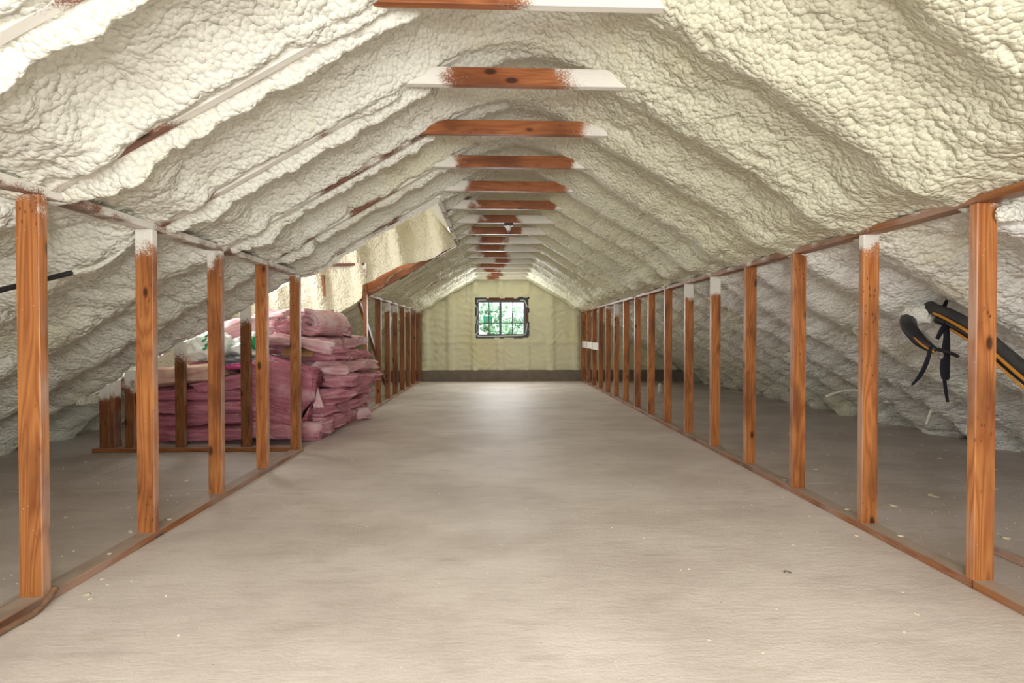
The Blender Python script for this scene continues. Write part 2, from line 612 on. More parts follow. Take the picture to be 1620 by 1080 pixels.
ys = [-2.3, 0.9, 3.34, 5.78, 8.22, 11.4]
G = 0.006
link('floor_panel', box_mesh('main_panel', (KL - 0.05, -2.3, -0.06), (KR + 0.05, 11.4, 0.0)), 'floor', fl)
for a, c in zip(ys[:-1], ys[1:]):
    xa, xc = min(rx(a), rx(8.5)), min(rx(c), rx(8.5))
    if a < 0:
        xa = 2.42
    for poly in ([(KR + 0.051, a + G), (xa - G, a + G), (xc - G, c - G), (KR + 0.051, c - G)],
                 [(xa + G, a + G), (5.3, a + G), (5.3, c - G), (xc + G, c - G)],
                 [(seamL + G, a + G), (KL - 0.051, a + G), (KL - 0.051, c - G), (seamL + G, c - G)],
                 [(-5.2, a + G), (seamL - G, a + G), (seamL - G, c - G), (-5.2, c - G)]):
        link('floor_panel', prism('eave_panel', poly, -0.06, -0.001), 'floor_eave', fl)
link('subfloor', box_mesh('subfloor', (-5.3, -2.4, -0.12), (5.4, 11.5, -0.062)), 'tape', fl)

# ---- ceiling foam
ce = structure('ceiling', 'cream spray foam on the underside of the gable roof')
rows = [YREAR - 0.05]
while rows[-1] < YEND + 0.1:
    y = rows[-1]
    rows.append(y + (0.05 if y < 0.7 else max(0.0075, 0.0047 * y)))
rows = np.array(rows)


def foam_roof(name, x0, x1, material, parent):
    xs = np.linspace(x0, x1, int(abs(x1 - x0) / 0.0095))
    X, Y = np.meshgrid(xs, rows, indexing='ij')
    Z = zroof(X)
    e = 0.02
    dz = (zroof(X + e) - zroof(X - e)) / (2 * e)
    nl = np.sqrt(1 + dz * dz)
    NX, NZ = -dz / nl, 1 / nl                     # outward (up) normal
    S = X * 1.156                                 # distance along the slope
    a0 = (Y - (Y1 + 0.045)) / PITCH               # rafter lines
    rid = np.round(a0)
    a = (a0 - rid) * PITCH                        # signed distance to the nearest rafter
    low = fbm(S * 1.3, Y * 1.3, 5)
    mid = fbm(S * 3.7, Y * 3.7, 15)
    ins_l, ins_r = sstep(KL - 0.10, KL + 0.02, X), sstep(KR + 0.10, KR - 0.02, X)
    inside = ins_l * ins_r
    outer = 1 - inside
    knee = np.exp(-((X - (KL + 0.20)) / 0.13) ** 2) + np.exp(-((X - (KR - 0.20)) / 0.13) ** 2)
    at_knee = np.exp(-((X - KL) / 0.12) ** 2) + np.exp(-((X - KR) / 0.12) ** 2)
    upper = sstep(0.15, 0.5, np.abs(X - 0.1))
    # left slope: rafter edges stand clear, lips of foam beside them, deep bays between
    aw = a + (mid - 0.5) * 0.03
    ab = np.abs(aw)
    depth = (0.045 + 0.075 * low) * (1 - 0.75 * at_knee - 0.5 * knee)
    lipm = fbm(S * 9, rid * 7.7 + Y * 2, 31, 2)
    expo = fbm(S * 1.4, rid * 5.3, 44, 2)          # where the rafter edge stays bare
    lip = -(0.012 + 0.035 * lipm + 0.030 * domes(S / 0.085, Y / 0.07 + rid * 3.3, 33)) * np.exp(-((ab - 0.07) / 0.03) ** 2) * sstep(0.026, 0.045, np.abs(a)) * np.where(a < 0, 0.35, 1.0)
    cover = -0.035 * sstep(0.58, 0.68, expo) * np.exp(-(a / 0.035) ** 2)
    DL = depth * sstep(0.05, 0.24, ab) + inside * (lip + cover) - outer * 0.03 * np.exp(-(a / 0.09) ** 2)
    # right slope: rafters wholly covered, soft folds
    aw = a + (mid - 0.5) * 0.10 + (low - 0.5) * 0.10
    ab = np.abs(aw)
    depth = (0.03 + 0.07 * low) * (1 - 0.6 * at_knee - 0.4 * knee)
    depth = depth * (1 + 0.35 * outer) + 0.02 * outer
    DR = depth * sstep(0.02, 0.27, ab) - 0.03 * mid * np.exp(-(ab / 0.07) ** 2)
    wr_ = sstep(-0.15, 0.35, X)
    D = DL * (1 - wr_) + DR * wr_
    D = D - knee * (0.02 + 0.05 * mid) + at_knee * 0.008
    # billows: dome tops keep the surface, the creases go outwards
    wx = S + 0.06 * (fbm(S * 8, Y * 8, 61) - 0.5) + 0.12 * (low - 0.5)
    wy = Y + 0.06 * (fbm(S * 8, Y * 8, 71) - 0.5) + 0.12 * (mid - 0.5)
    patch = sstep(0.38, 0.64, fbm(S * 1.1 + 9, Y * 1.1, 83))
    patch = np.clip(patch + 0.5 * knee, 0, 1)
    coarse = 1 - domes(wx / 0.19, wy / 0.14, 3)
    medium = 1 - domes(wx / 0.066, wy / 0.046, 4)
    small = 1 - domes(wx / 0.034, wy / 0.025, 6)
    huge = 1 - domes(wx / 0.42, wy / 0.30, 9)
    D = D + (0.05 * patch * (1 - 0.5 * wr_) + 0.045 * outer) * huge
    D = D + (0.024 + 0.042 * patch * (1 - 0.4 * wr_) + 0.03 * outer) * coarse
    D = D + (0.022 + 0.014 * patch + 0.010 * outer) * medium
    D = D + (0.010 + 0.003 * outer) * small
    # bead of foam where the roof meets the floor
    D = D - 0.10 * sstep(0.30, 0.0, Z) * (0.6 + 0.8 * mid)
    bare = np.exp(-(a / 0.024) ** 4) * inside * sstep(0.68, 0.58, expo) * upper * (1 - wr_)
    D = D * (1 - bare) + 0.011 * bare
    P = np.stack([X + NX * D, Y, Z + NZ * D], -1)
    xc = (X[:-1, :-1] + X[1:, 1:]) / 2
    yc = (Y[:-1, :-1] + Y[1:, 1:]) / 2
    mask = ~((xc < X_HEAD - 0.01) & (xc > X_DORM - 0.03) & (yc > Y_OPEN0) & (yc < Y_OPEN1))
    return link(name, grid_mesh(name, P, mask), material, parent)


foam_roof('foam_blanket', -4.80, 5.05, 'foam', ce)

# rafters along the left slope; the right ones are wholly buried in foam
ang = math.atan(SL)
ties = range(-6, 16)
for k in ties:
    y = Y1 + 0.045 + k * PITCH
    if y > YEND:
        continue
    top = (0.06, 2.70 + SL * 0.06)
    x_low = KL - 0.05
    if Y_OPEN0 + 0.05 < y < Y_OPEN1 - 0.1:
        x_low = X_HEAD
    L = (top[0] - x_low) / math.cos(ang)
    # local Z runs down the slope to the left; depth of the board points up and out
    dvec = Vector((-math.cos(ang), 0, -math.sin(ang)))
    nvec = Vector((-math.sin(ang), 0, math.cos(ang)))
    rot = Matrix((nvec, Vector((0, 1, 0)), dvec)).transposed()
    if rot.determinant() < 0:
        rot = Matrix((nvec, Vector((0, -1, 0)), dvec)).transposed()
    p = Vector((top[0], y, top[1])) + nvec * 0.071
    o = board('rafter', 0.14, 0.038, L, 'rafter', ce, p, rot.to_euler(), (0, 0, random.uniform(0.7, 0.9)))
# far trimmer of the dormer: a deep bare board facing the room
xr0 = -1.93
L = (X_HEAD - 0.02 - xr0) / math.cos(ang)
p = Vector((X_HEAD - 0.02, Y_OPEN1 + 0.03, 2.70 + SL * (X_HEAD - 0.02))) + nvec * 0.085
o = board('trimmer_rafter', 0.19, 0.04, L, 'tie', ce, p, rot.to_euler(), (5 - 1.25, 0.75, 0.95))
o['label'] = 'bare red-brown rafter at the far side of the dormer opening'
# near trimmer
p = Vector((X_HEAD, Y_OPEN0 - 0.01, 2.70 + SL * X_HEAD)) + nvec * 0.06
board('trimmer_rafter', 0.14, 0.038, (X_HEAD + 1.9) / math.cos(ang), 'rafter', ce, p, rot.to_euler(), (0, 0, 0.8))
# header beam of the opening
board('header', 0.05, 0.13, Y_OPEN1 - Y_OPEN0 + 0.1, 'rafter', ce, (X_HEAD, Y_OPEN0 - 0.05, 2.425), (R(-90), 0, 0), (0, 0, 0.8))

# collar ties: (clean centre, half width of clean wood)
clean = {0: (-0.22, 0.34), 1: (0.07, 0.33), 2: (0.02, 0.58), 3: (0.16, 0.48), 4: (0.22, 0.48), 5: (0.2, 0.47), 6: (0.05, 0.24),
         7: (0.0, 0.33), 8: (-0.05, 0.18), 9: (-0.08, 0.2), 10: (-0.02, 0.24), 11: (0.1, 0.12), 12: (-0.12, 0.22), 13: (-0.1, 0.14),
         14: (0.0, 0.16), 15: (-0.1, 0.13)}
for k in ties:
    y = Y1 + k * PITCH
    c, w = clean.get(k, (0.1, 0.4))
    xa = X_HEAD + 0.026 if Y_OPEN0 < y < Y_OPEN1 else -0.77
    o = board('collar_tie', 0.094, 0.038, 0.97 - xa, 'tie', ce, (xa, y, 2.411 + 0.047), (0, R(90), 0),
              (c + 5.0, w, random.uniform(0.95, 1.15)))

# ---- knee walls
SPR = [1.52, 1.50, 1.60, 1.68, 1.50, 1.52, 1.55, 1.66, 1.62, 1.70, 1.40, 1.50]


def stud(parent, x, y, z0, z1, col=None, w=0.089, d=0.038, rot=0.0, name='stud'):
    col = col or (random.choice(SPR) + random.uniform(-0.03, 0.06), 0, random.uniform(0.85, 1.12))
    return board(name, w, d, z1 - z0, 'stud', parent, (x, y, z0), (0, 0, rot), col)


def plate(parent, name, x, y0, y1, z, col):
    # local Z along Y
    return board(name, 0.089, 0.038, y1 - y0, 'stud', parent, (x, y0, z), (R(-90), 0, 0), col)


wr = structure('wall_right', 'open knee wall of orange fir studs along the right slope')
xr = KR + 0.0445
joint = 1.915
plate(wr, 'bottom_plate', xr, -2.15, joint - 0.003, 0.019, (9, 0, 0.72))
plate(wr, 'bottom_plate', xr, joint + 0.003, 5.8, 0.019, (9, 0, 0.72))
plate(wr, 'bottom_plate', xr, 5.806, YEND - 0.02, 0.019, (9, 0, 0.72))
plate(wr, 'top_plate', xr, -2.15, 6.1, ZK + 0.0195, (1.70, 0, 0.7))
plate(wr, 'top_plate', xr, 6.104, YEND - 0.02, ZK + 0.0195, (1.70, 0, 0.75))
rspray = [1.66, 1.54, 1.72, 1.75, 1.44, 1.48, 1.75, 1.72, 1.7, 1.75, 1.42, 1.6, 1.7, 1.7, 1.7, 1.7]
for k in range(-5, 16):
    y = Y1 + k * PITCH
    stud(wr, xr, y, 0.038, ZK, (rspray[k] if k >= 0 else 1.6, 0, [1.08, 1.12, 1.05, 0.98, 1.0, 0.95, 1.0][k % 7]))
stud(wr, xr, YEND - 0.045, 0.038, ZK, (1.7, 0, 0.8))
for k in (13, 14, 15):
    y0, y1 = Y1 + (k - 1) * PITCH + 0.02, Y1 + k * PITCH - 0.02
    o = link('blocking', box_mesh('blocking', (KR + 0.001, y0, 0.80 + 0.006 * k - 0.08), (KR + 0.036, y1, 0.865 + 0.006 * k)), 'whiteboard', wr)
    o['label'] = 'whitewashed block between far studs'

wl = structure('wall_left', 'open knee wall of orange fir studs along the left slope')
xl = KL - 0.0445
plate(wl, 'bottom_plate', xl, -2.15, 4.43, 0.019, (9, 0, 0.72))
plate(wl, 'top_plate', xl, -2.15, 2.2, ZK + 0.0195, (1.63, 0, 0.6))
plate(wl, 'top_plate', xl, 2.204, 4.43, ZK + 0.0195, (1.62, 0, 0.6))
lspray = [1.62, 1.50, 1.55, 1.74, 1.60]
for k in range(-5, 5):
    y = Y1 + k * PITCH
    stud(wl, xl, y, 0.038, ZK, (lspray[k] if k >= 0 else 1.6, 0, [0.98, 1.12, 0.95, 1.06, 0.80][k % 5]))
stud(wl, xl - 0.0255, Y1 + 4 * PITCH + 0.045, 0.038, ZK, (1.62, 0, 0.85), w=0.038, d=0.05)

wf = structure('wall_left_rear', 'far stretch of left knee wall beyond the pink insulation')
plate(wf, 'bottom_plate', xl + 0.02, 6.62, YEND - 0.02, 0.019, (9, 0, 0.9))
plate(wf, 'top_plate', xl + 0.02, 6.72, YEND - 0.02, ZK + 0.0195, (1.66, 0, 0.7))
stud(wf, xl + 0.01, 6.63, 0.0, 2.09, (1.95, 0, 0.8), w=0.05, d=0.06, name='corner_post')
for k in range(8):
    y = 7.29 + k * PITCH
    if k == 7:
        y = YEND - 0.05
    stud(wf, xl + 0.02, y, 0.038, ZK, ([1.7, 1.52, 1.5, 1.62, 1.55, 1.58, 1.65, 1.6][k], 0, random.uniform(0.62, 0.78)))
# raking brace behind the studs
a0, a1 = Vector((-1.97, 6.80, 1.57)), Vector((-1.97, 8.62, 0.02))
dv = (a1 - a0).normalized()
rm = Matrix((Vector((1, 0, 0)), dv.cross(Vector((1, 0, 0))), dv)).transposed()
board('brace', 0.04, 0.07, (a1 - a0).length, 'stud', wf, a0, rm.to_euler(), (9, 0, 0.5))

# partition of short studs under the near end of the dormer
wp = structure('wall_partition', 'low partition of short studs under the left slope')
board('bottom_plate', 0.038, 0.089, 1.82, 'stud', wp, (-1.90, 4.47, 0.019), (0, R(-90), 0), (9, 0, 0.7))
for x, w, d in ((-3.63, 0.089, 0.038), (-3.555, 0.038, 0.089), (-3.40, 0.089, 0.038), (-2.945, 0.089, 0.038), (-2.345, 0.089, 0.038)):
    zt = 2.70 + SL * x + 0.03
    stud(wp, x, 4.47 if x > -3.45 or x < -3.6 else 4.49, 0.038, zt, (zt - 0.14, 0, 0.5 if x > -3.45 else 0.62), w=w, d=d)

# ---- gable wall with the window
wb = structure('wall_back', 'far gable wall of smooth yellow green spray foam')
WX0, WX1, WZ0, WZ1 = -0.455, 0.695, 1.085, 1.925       # window frame
OX0, OX1, OZ0, OZ1 = -0.52, 0.755, 1.02, 1.985          # ragged hole in the foam
xs = np.linspace(-4.7, 4.9, 460)
zs = np.linspace(0.262, 2.95, 150)
X, Z = np.meshgrid(xs, zs, indexing='ij')
n1, n2 = fbm(X * 2.2, Z * 2.2, 101), fbm(X * 8, Z * 8, 111)
a = (X - 0.1) / 0.6 + 0.1 * (n1 - 0.5)
t = np.abs(a - np.round(a)) * 0.6
D = 0.065 * sstep(0.03, 0.13, t) * (0.4 + 0.9 * n1)
zb = Z + 0.05 * (n1 - 0.5)
for zl in (0.93, 2.06):
    D = D - 0.035 * np.exp(-((zb - zl) / 0.05) ** 2) * (0.4 + 0.8 * n2)
flow = np.abs(((Z * 6 + 3.0 * fbm(X * 2.5, Z * 0.8, 120)) % 1.0) - 0.5)
D = D + 0.06 * (flow - 0.25) * n1 - 0.04 * n2 - 0.05 * domes(X / 0.18 + n1, Z / 0.10 + n2, 130) * n1 * n1
wn = np.exp(-(np.clip(np.maximum(np.maximum(OX0 - X, X - OX1), np.maximum(OZ0 - Z, Z - OZ1)), 0, 9) / 0.09) ** 2)
D = D * (1 - wn) - 0.015 * wn
jx, jz = 0.035 * (vnoise(X * 9, Z * 9, 140) - 0.5), 0.035 * (vnoise(X * 9, Z * 9, 150) - 0.5)
xc, zc = (X + jx)[:-1, :-1], (Z + jz)[:-1, :-1]
hole = (xc > OX0) & (xc < OX1) & (zc > OZ0) & (zc < OZ1)
link('foam_panel', grid_mesh('foam_panel', np.stack([X, YEND + D, Z], -1), ~hole), 'foam_end', wb)
link('base_board', box_mesh('base_board', (-4.9, YEND - 0.035, 0.0), (5.1, YEND + 0.05, 0.265)), 'base', wb)
# backing of the wall around the window
for lo, hi in (((-5, YEND + 0.09, -0.1), (OX0 - 0.02, YEND + 0.14, 3.2)), ((OX1 + 0.02, YEND + 0.09, -0.1), (5.2, YEND + 0.14, 3.2)),
               ((OX0 - 0.02, YEND + 0.09, -0.1), (OX1 + 0.02, YEND + 0.14, OZ0 - 0.02)), ((OX0 - 0.02, YEND + 0.09, OZ1 + 0.02), (OX1 + 0.02, YEND + 0.14, 3.2))):
    link('sheathing', box_mesh('sheathing', lo, hi), 'base', wb)

# ---- gable wall behind the camera, with an opening added for the fill light
wq = structure('wall_front', 'gable wall behind the viewpoint')
for lo, hi in (((-5, YREAR - 0.06, -0.1), (-0.8, YREAR, 3.2)), ((1.0, YREAR - 0.06, -0.1), (5.2, YREAR, 3.2)),
               ((-0.8, YREAR - 0.06, -0.1), (1.0, YREAR, 0.85)), ((-0.8, YREAR - 0.06, 2.25), (1.0, YREAR, 3.2))):
    link('foam_panel', box_mesh('foam_panel', lo, hi), 'foam_y', wq)

link('opening_cover', box_mesh('opening_cover', (-0.8, YREAR - 0.05, 0.85), (1.0, YREAR - 0.03, 2.25)), 'fascia', wq)  # unseen panel added to keep sky light out behind the fill light

# ---- dormer: cheeks, ceiling and front wall
wd = structure('wall_dormer', 'cream foam lined walls of the dormer')
ZD = 3.05
xs = np.linspace(X_DORM - 0.05, X_HEAD + 0.02, 330)
zs = np.linspace(-0.05, 1.0, 200)
X, T = np.meshgrid(xs, zs, indexing='ij')
ztop = np.minimum(2.41 + (X_HEAD - X) * 1.165, ZD) + 0.05
zbot = 2.70 + SL * X - 0.03 + 0.19 * sstep(-0.72, -1.55, X) + 0.05 * (fbm(X * 5, X * 0 + 2, 160) - 0.5)
zbot = np.where(X < -1.86, 2.70 + SL * X - 0.02, zbot)
Z = zbot + (ztop - zbot) * np.clip(T, 0, 1)
n1, n2 = fbm(X * 2, Z * 2, 161), fbm(X * 6, Z * 6, 171)
a = (X + 0.16 * (Z - 2.3) + 1.36) / 0.6
t = np.abs(a - np.round(a)) * 0.6
D = 0.10 * sstep(0.04, 0.16, t) * (0.5 + 0.7 * n1) - 0.03 * n2
D = D - 0.035 * np.exp(-(t / 0.05) ** 2) * domes(X / 0.06, Z / 0.05, 181)
D = D - (0.012 + 0.02 * n1) * domes(X / 0.09, Z / 0.06, 182) - 0.005 * domes(X / 0.04, Z / 0.03, 183)
D = D - 0.03 * np.exp(-((Z - zbot) / 0.12) ** 2)
link('foam_panel', grid_mesh('cheek', np.stack([X, Y_OPEN1 - 0.055 + D * 0.8, Z], -1)), 'foam_y', wd)
# near cheek
X, T = np.meshgrid(np.linspace(X_DORM - 0.05, X_HEAD, 60), np.linspace(0, 1, 30), indexing='ij')
Z = (2.70 + SL * X) + (np.minimum(2.41 + (X_HEAD - X) * 1.165, ZD) + 0.1 - 2.70 - SL * X) * T
link('foam_panel', grid_mesh('near_cheek', np.stack([X, Y_OPEN0 + 0.02 - 0.03 * fbm(X * 6, Z * 6, 190), Z], -1)), 'foam', wd)
# dormer ceiling, rising steeply from the header
prof = np.concatenate([np.linspace(0, 0.85, 90), np.linspace(0.86, 3.6, 120)])
S, Y = np.meshgrid(prof, np.linspace(Y_OPEN0 - 0.02, Y_OPEN1 + 0.12, 160), indexing='ij')
k = 0.843
X = np.where(S < k, X_HEAD - S * 0.652, X_HEAD - k * 0.652 - (S - k))
Z = np.where(S < k, 2.41 + S * 0.76, ZD)
D = 0.06 * (fbm(S * 2, Y * 2, 200) - 0.3) + 0.01 * domes(S / 0.12, Y / 0.12, 201) + 0.05 * np.exp(-((Y - 5.9) / 0.2) ** 2)
link('foam_panel', grid_mesh('dormer_ceiling', np.stack([X - 0.76 * D, Y, Z - 0.3 * D], -1)), 'foam', wd)
# dormer front wall with its window opening (around the daylight)
A, B = X_DORM - 0.06, X_DORM
for lo, hi in (((A, Y_OPEN0 - 0.1, 0.45), (B, Y_OPEN1 + 0.2, 1.55)), ((A, Y_OPEN0 - 0.1, 2.65), (B, Y_OPEN1 + 0.2, 3.2)),
               ((A, Y_OPEN0 - 0.1, 1.55), (B, 4.90, 2.65)), ((A, 6.22, 1.55), (B, Y_OPEN1 + 0.2, 2.65))):
    link('foam_panel', box_mesh('dormer_front', lo, hi), 'foam', wd)
link('opening_cover', box_mesh('opening_cover', (A + 0.01, 4.90, 1.55), (A + 0.03, 6.22, 2.65)), 'fascia', wd)  # unseen panel added to block the sky through the dormer opening
# low side walls of the dormer under the roof slope (inside the eaves)
# framing edges that show through the cheek foam
o = board('blocking', 0.035, 0.06, 0.56, 'rafter', wd, (-1.84, Y_OPEN1 - 0.06, 2.075), (0, R(-91.5), 0), (0, 0, 0.8))
o['label'] = 'red-brown block edge showing between foam panels'
board('blocking', 0.04, 0.06, 0.30, 'stud', wd, (-2.40, Y_OPEN1 - 0.06, 1.62), (0, R(-3), 0), (9, 0, 0.6))

# ------------------------------------------------------------------ window in the gable
win = structure('window_1', 'small sliding window with dark slate frame and grid bars')
yw = YEND + 0.06


def bar(name, x0, x1, z0, z1, y0, y1, m, parent):
    return link(name, box_mesh(name, (x0, y0, z0), (x1, y1, z1)), m, parent)


fw = 0.045
bar('frame_head', WX0, WX1, WZ1 - fw, WZ1, yw - 0.03, yw + 0.07, 'frame', win)
bar('frame_sill', WX0, WX1, WZ0, WZ0 + 0.04, yw - 0.03, yw + 0.07, 'frame', win)
bar('frame_jamb', WX0, WX0 + 0.03, WZ0 + 0.04, WZ1 - fw, yw - 0.03, yw + 0.07, 'frame', win)
bar('frame_jamb', WX1 - 0.055, WX1, WZ0 + 0.04, WZ1 - fw, yw - 0.03, yw + 0.07, 'frame', win)
xm = 0.085
bar('meeting_stile', xm - 0.028, xm + 0.028, WZ0 + 0.04, WZ1 - fw, yw - 0.02, yw + 0.05, 'frame', win)
for nm, x0, x1, yo in (('sash', WX0 + 0.03, xm - 0.028, 0.03), ('sash', xm + 0.028, WX1 - 0.055, 0.005)):
    z0, z1 = WZ0 + 0.04, WZ1 - fw
    pane = bar('pane', x0, x1, z0, z1, yw + yo + 0.012, yw + yo + 0.018, 'glass', win)
    bw = 0.0115
    xc = (x0 + x1) / 2
    bar('muntin', xc - bw, xc + bw, z0, z1, yw + yo - 0.004, yw + yo + 0.008, 'frame', pane)
    for q in (0.345, 0.70):
        zc = z0 + (z1 - z0) * q
        bar('muntin', x0, x1, zc - bw, zc + bw, yw + yo - 0.005, yw + yo + 0.007, 'frame', pane)


def ragged(name, x0, x1, z0, z1, m, y, th, seed, parent, amp=0.02, along='x'):
    n = 26
    L = x1 - x0 if along == 'x' else z1 - z0
    V, F = [], []
    for i in range(n + 1):
        u = i / n
        e1 = amp * (float(vnoise(np.array([u * L * 14.0]), np.array([seed * 1.7]), 5)[0]) - 0.5)
        e2 = amp * (float(vnoise(np.array([u * L * 14.0]), np.array([seed * 3.1 + 9]), 5)[0]) - 0.5)
        if along == 'x':
            pa, pb = (x0 + u * L, z0 + e1), (x0 + u * L, z1 + e2)
        else:
            pa, pb = (x0 + e1, z0 + u * L), (x1 + e2, z0 + u * L)
        for yy in (y, y + th):
            V += [(pa[0], yy, pa[1]), (pb[0], yy, pb[1])]
    for i in range(n):
        o_ = i * 4
        F += [(o_, o_ + 1, o_ + 5, o_ + 4), (o_ + 2, o_ + 6, o_ + 7, o_ + 3), (o_, o_ + 4, o_ + 6, o_ + 2), (o_ + 1, o_ + 3, o_ + 7, o_ + 5)]
    F += [(0, 2, 3, 1), (n * 4, n * 4 + 1, n * 4 + 3, n * 4 + 2)]
    return link(name, mesh(name, V, F), m, parent)


ragged('flashing_tape', OX0 - 0.02, OX1 + 0.01, OZ0 - 0.01, WZ0 + 0.005, 'tape', yw - 0.035, 0.05, 1, win, 0.03)
ragged('flashing_tape', OX0 - 0.05, OX1 + 0.05, WZ1 - 0.002, OZ1 + 0.06, 'tape', yw - 0.02, 0.05, 2, win, 0.02)
ragged('flashing_tape', OX0 - 0.01, WX0 + 0.005, OZ0, OZ1 - 0.04, 'tape', yw - 0.03, 0.05, 3, win, 0.03, 'z')
ragged('flashing_tape', WX1 - 0.003, OX1 + 0.02, OZ0, OZ1, 'tape', yw - 0.025, 0.05, 4, win, 0.03, 'z')
ragged('shim', -0.25, 0.5, WZ1 + 0.01, OZ1 + 0.0, 'shim', yw - 0.045, 0.03, 5, win, 0.03)
ragged('shim', WX1 + 0.02, OX1 - 0.005, 1.25, 1.72, 'shim', yw - 0.045, 0.03, 6, win, 0.02, 'z')
ragged('shim', 0.57, 0.72, OZ0 - 0.005, OZ0 + 0.03, 'shim', yw - 0.06, 0.03, 7, win, 0.02)
for pts, r in (([(WX0 + 0.0, WZ0 + 0.10), (WX0 - 0.02, WZ0 + 0.02), (WX0 + 0.08, WZ0 - 0.015), (0.0, WZ0 - 0.012), (0.3, WZ0 + 0.0), (0.6, WZ0 + 0.012), (0.69, WZ0 + 0.05), (0.715, WZ0 + 0.18), (0.735, WZ0 + 0.3)], 0.013),
               ([(WX0 - 0.01, WZ1 - 0.05), (WX0 + 0.02, WZ1 + 0.005), (-0.25, WZ1 + 0.01)], 0.013),
               ([(0.56, WZ1 + 0.005), (0.66, WZ1 + 0.0), (0.70, WZ1 - 0.08), (0.73, WZ1 - 0.16)], 0.014),
               ([(WX0 - 0.02, 1.80), (WX0 - 0.005, 1.62), (WX0 - 0.025, 1.5), (WX0 + 0.0, 1.42), (WX0 - 0.02, 1.3), (WX0 - 0.015, 1.2)], 0.010)):
    link('sealant_bead', tube_mesh('sealant_bead', [(x, yw - 0.04, z) for x, z in pts], r, 6), 'whitecaulk', win)

# sticker on the pane
st = link('window_sticker', box_mesh('window_sticker', (-0.315, yw + 0.0405, 1.362), (-0.105, yw + 0.0415, 1.55)), 'teal')
st.location = (0, 0, 0)
tag(st, 'green square sticker with pale print on lower left window pane', 'sticker')
z = np.linspace(1.372, 1.535, 22)
pts = [(-0.262 + 0.020 * math.sin(i * 1.45) + (0.006 if i % 3 else -0.012), yw + 0.039, float(q)) for i, q in enumerate(z)]
link('print', tube_mesh('script_print', pts, 0.0042, 5), 'print', st)
for x0, x1, z0, z1 in ((-0.226, -0.217, 1.37, 1.54), (-0.178, -0.166, 1.37, 1.52), (-0.158, -0.146, 1.38, 1.50), (-0.14, -0.11, 1.446, 1.452)):
    bar('print', x0, x1, z0, z1, yw + 0.039, yw + 0.0402, 'print', st)

# ------------------------------------------------------------------ pink insulation


def batt_mesh(L, W, T, seed, sag=0.035, rough=0.04, lean=0.0, nu=44, nv=40, droop=0.0, fan=0.0):
    u = np.linspace(-1, 1, nu)
    v = np.linspace(0, 2 * np.pi, nv, endpoint=False)
    U, Vv = np.meshgrid(u, v, indexing='ij')
    p = 0.42
    c, s = np.cos(Vv), np.sin(Vv)
    cy = np.sign(c) * np.abs(c) ** p
    cz = np.sign(s) * np.abs(s) ** p
    end = np.clip((1 - np.abs(U)) / 0.07, 0, 1)
    end = np.sqrt(np.clip(1 - (1 - end) ** 2, 0, 1))
    X = U * L / 2
    Yy = cy * W / 2 * (0.72 + 0.28 * end)
    Z = cz * T / 2 * (0.6 + 0.4 * end)
    n = vnoise3(X * 5, Yy * 5, Z * 5, seed) - 0.5
    lam = vnoise3(X * 2.2, Yy * 2.2, Z * 42, seed + 3) - 0.5
    fib = vnoise3(X * 26, Yy * 26, Z * 40, seed + 5) - 0.5
    X = X + np.sign(U) * (np.abs(U) > 0.9) * (lam * rough * 3.0 + fib * rough)
    Yy = Yy + cy * (lam * rough * 2.2 + fib * rough * 0.7) + n * rough * 3.0
    Z = Z + cz * (n * rough * 1.2 + fib * rough * 0.4)
    Yy = Yy + 0.10 * W * (vnoise(X * 1.7, X * 0 + seed * 3.1, seed + 9) - 0.5)
    Z = Z + (vnoise(X * 2.0, Yy * 0 + seed, seed + 8) - 0.5) * sag * 2 - droop * sstep(0.3, 1.0, np.abs(U)) * np.sign(U) ** 2
    Z = Z + fan * (U + 1) * cz * T * 0.25
    for e_ in (0, -1):
        Yy[e_], Z[e_] = Yy[e_].mean() + 0.05 * (Yy[e_] - Yy[e_].mean()), Z[e_].mean() + 0.05 * (Z[e_] - Z[e_].mean())
    P = np.stack([X, Yy, Z], -1)
    me = grid_mesh('batt', P, None, False, True)
    return me


def batt(label, m, loc, L, W, T, rot=(0, 0, 0), seed=0, **kw):
    me = batt_mesh(L * 0.98, W * 0.96, T * 0.92, seed, **kw)
    o = link('insulation_batt', me, m, None, loc, tuple(R(a) for a in rot))
    tag(o, label, 'insulation', 'pink insulation heap under the dormer')
    return o


# long flat batts lying along the partition, from the floor up
batt('lowest pink batt lying on the floor behind the partition studs', 'pink2', (-2.78, 5.02, 0.085), 1.75, 0.56, 0.16, (0, 0, -2), 1)
batt('second pink batt from the floor behind the partition studs', 'pink2', (-2.85, 5.03, 0.225), 1.65, 0.58, 0.15, (0, 0.5, 1), 2)
batt('third pink batt from the floor behind the partition studs', 'pink2', (-2.95, 5.02, 0.355), 1.5, 0.56, 0.145, (0, 1, -1), 3)
batt('fourth pink batt, under the drooping tan-faced one', 'pink2', (-2.95, 5.03, 0.485), 1.4, 0.55, 0.14, (0, 0, 1.5), 4)
batt('faded tan and pink batt drooping over the stack beside partition', 'kraft', (-3.22, 5.00, 0.655), 0.98, 0.66, 0.20, (-6, -7, 3), 5, sag=0.03, rough=0.02)
batt('deep pink batt wedged between tan batt and striped slab', 'pink2', (-2.64, 5.02, 0.61), 0.74, 0.52, 0.18, (0, -12, 0), 6)
# the striped slab leaning against the front
batt('upright striped pink slab leaning on front of the heap', 'pink2', (-2.17, 4.80, 0.50), 0.62, 0.24, 0.72, (-4, 14, -6), 7, rough=0.035)
batt('pink batt pushed over the floor at the foot of striped slab', 'pink', (-2.16, 4.92, 0.12), 0.72, 0.44, 0.21, (0, 4, 14), 8)
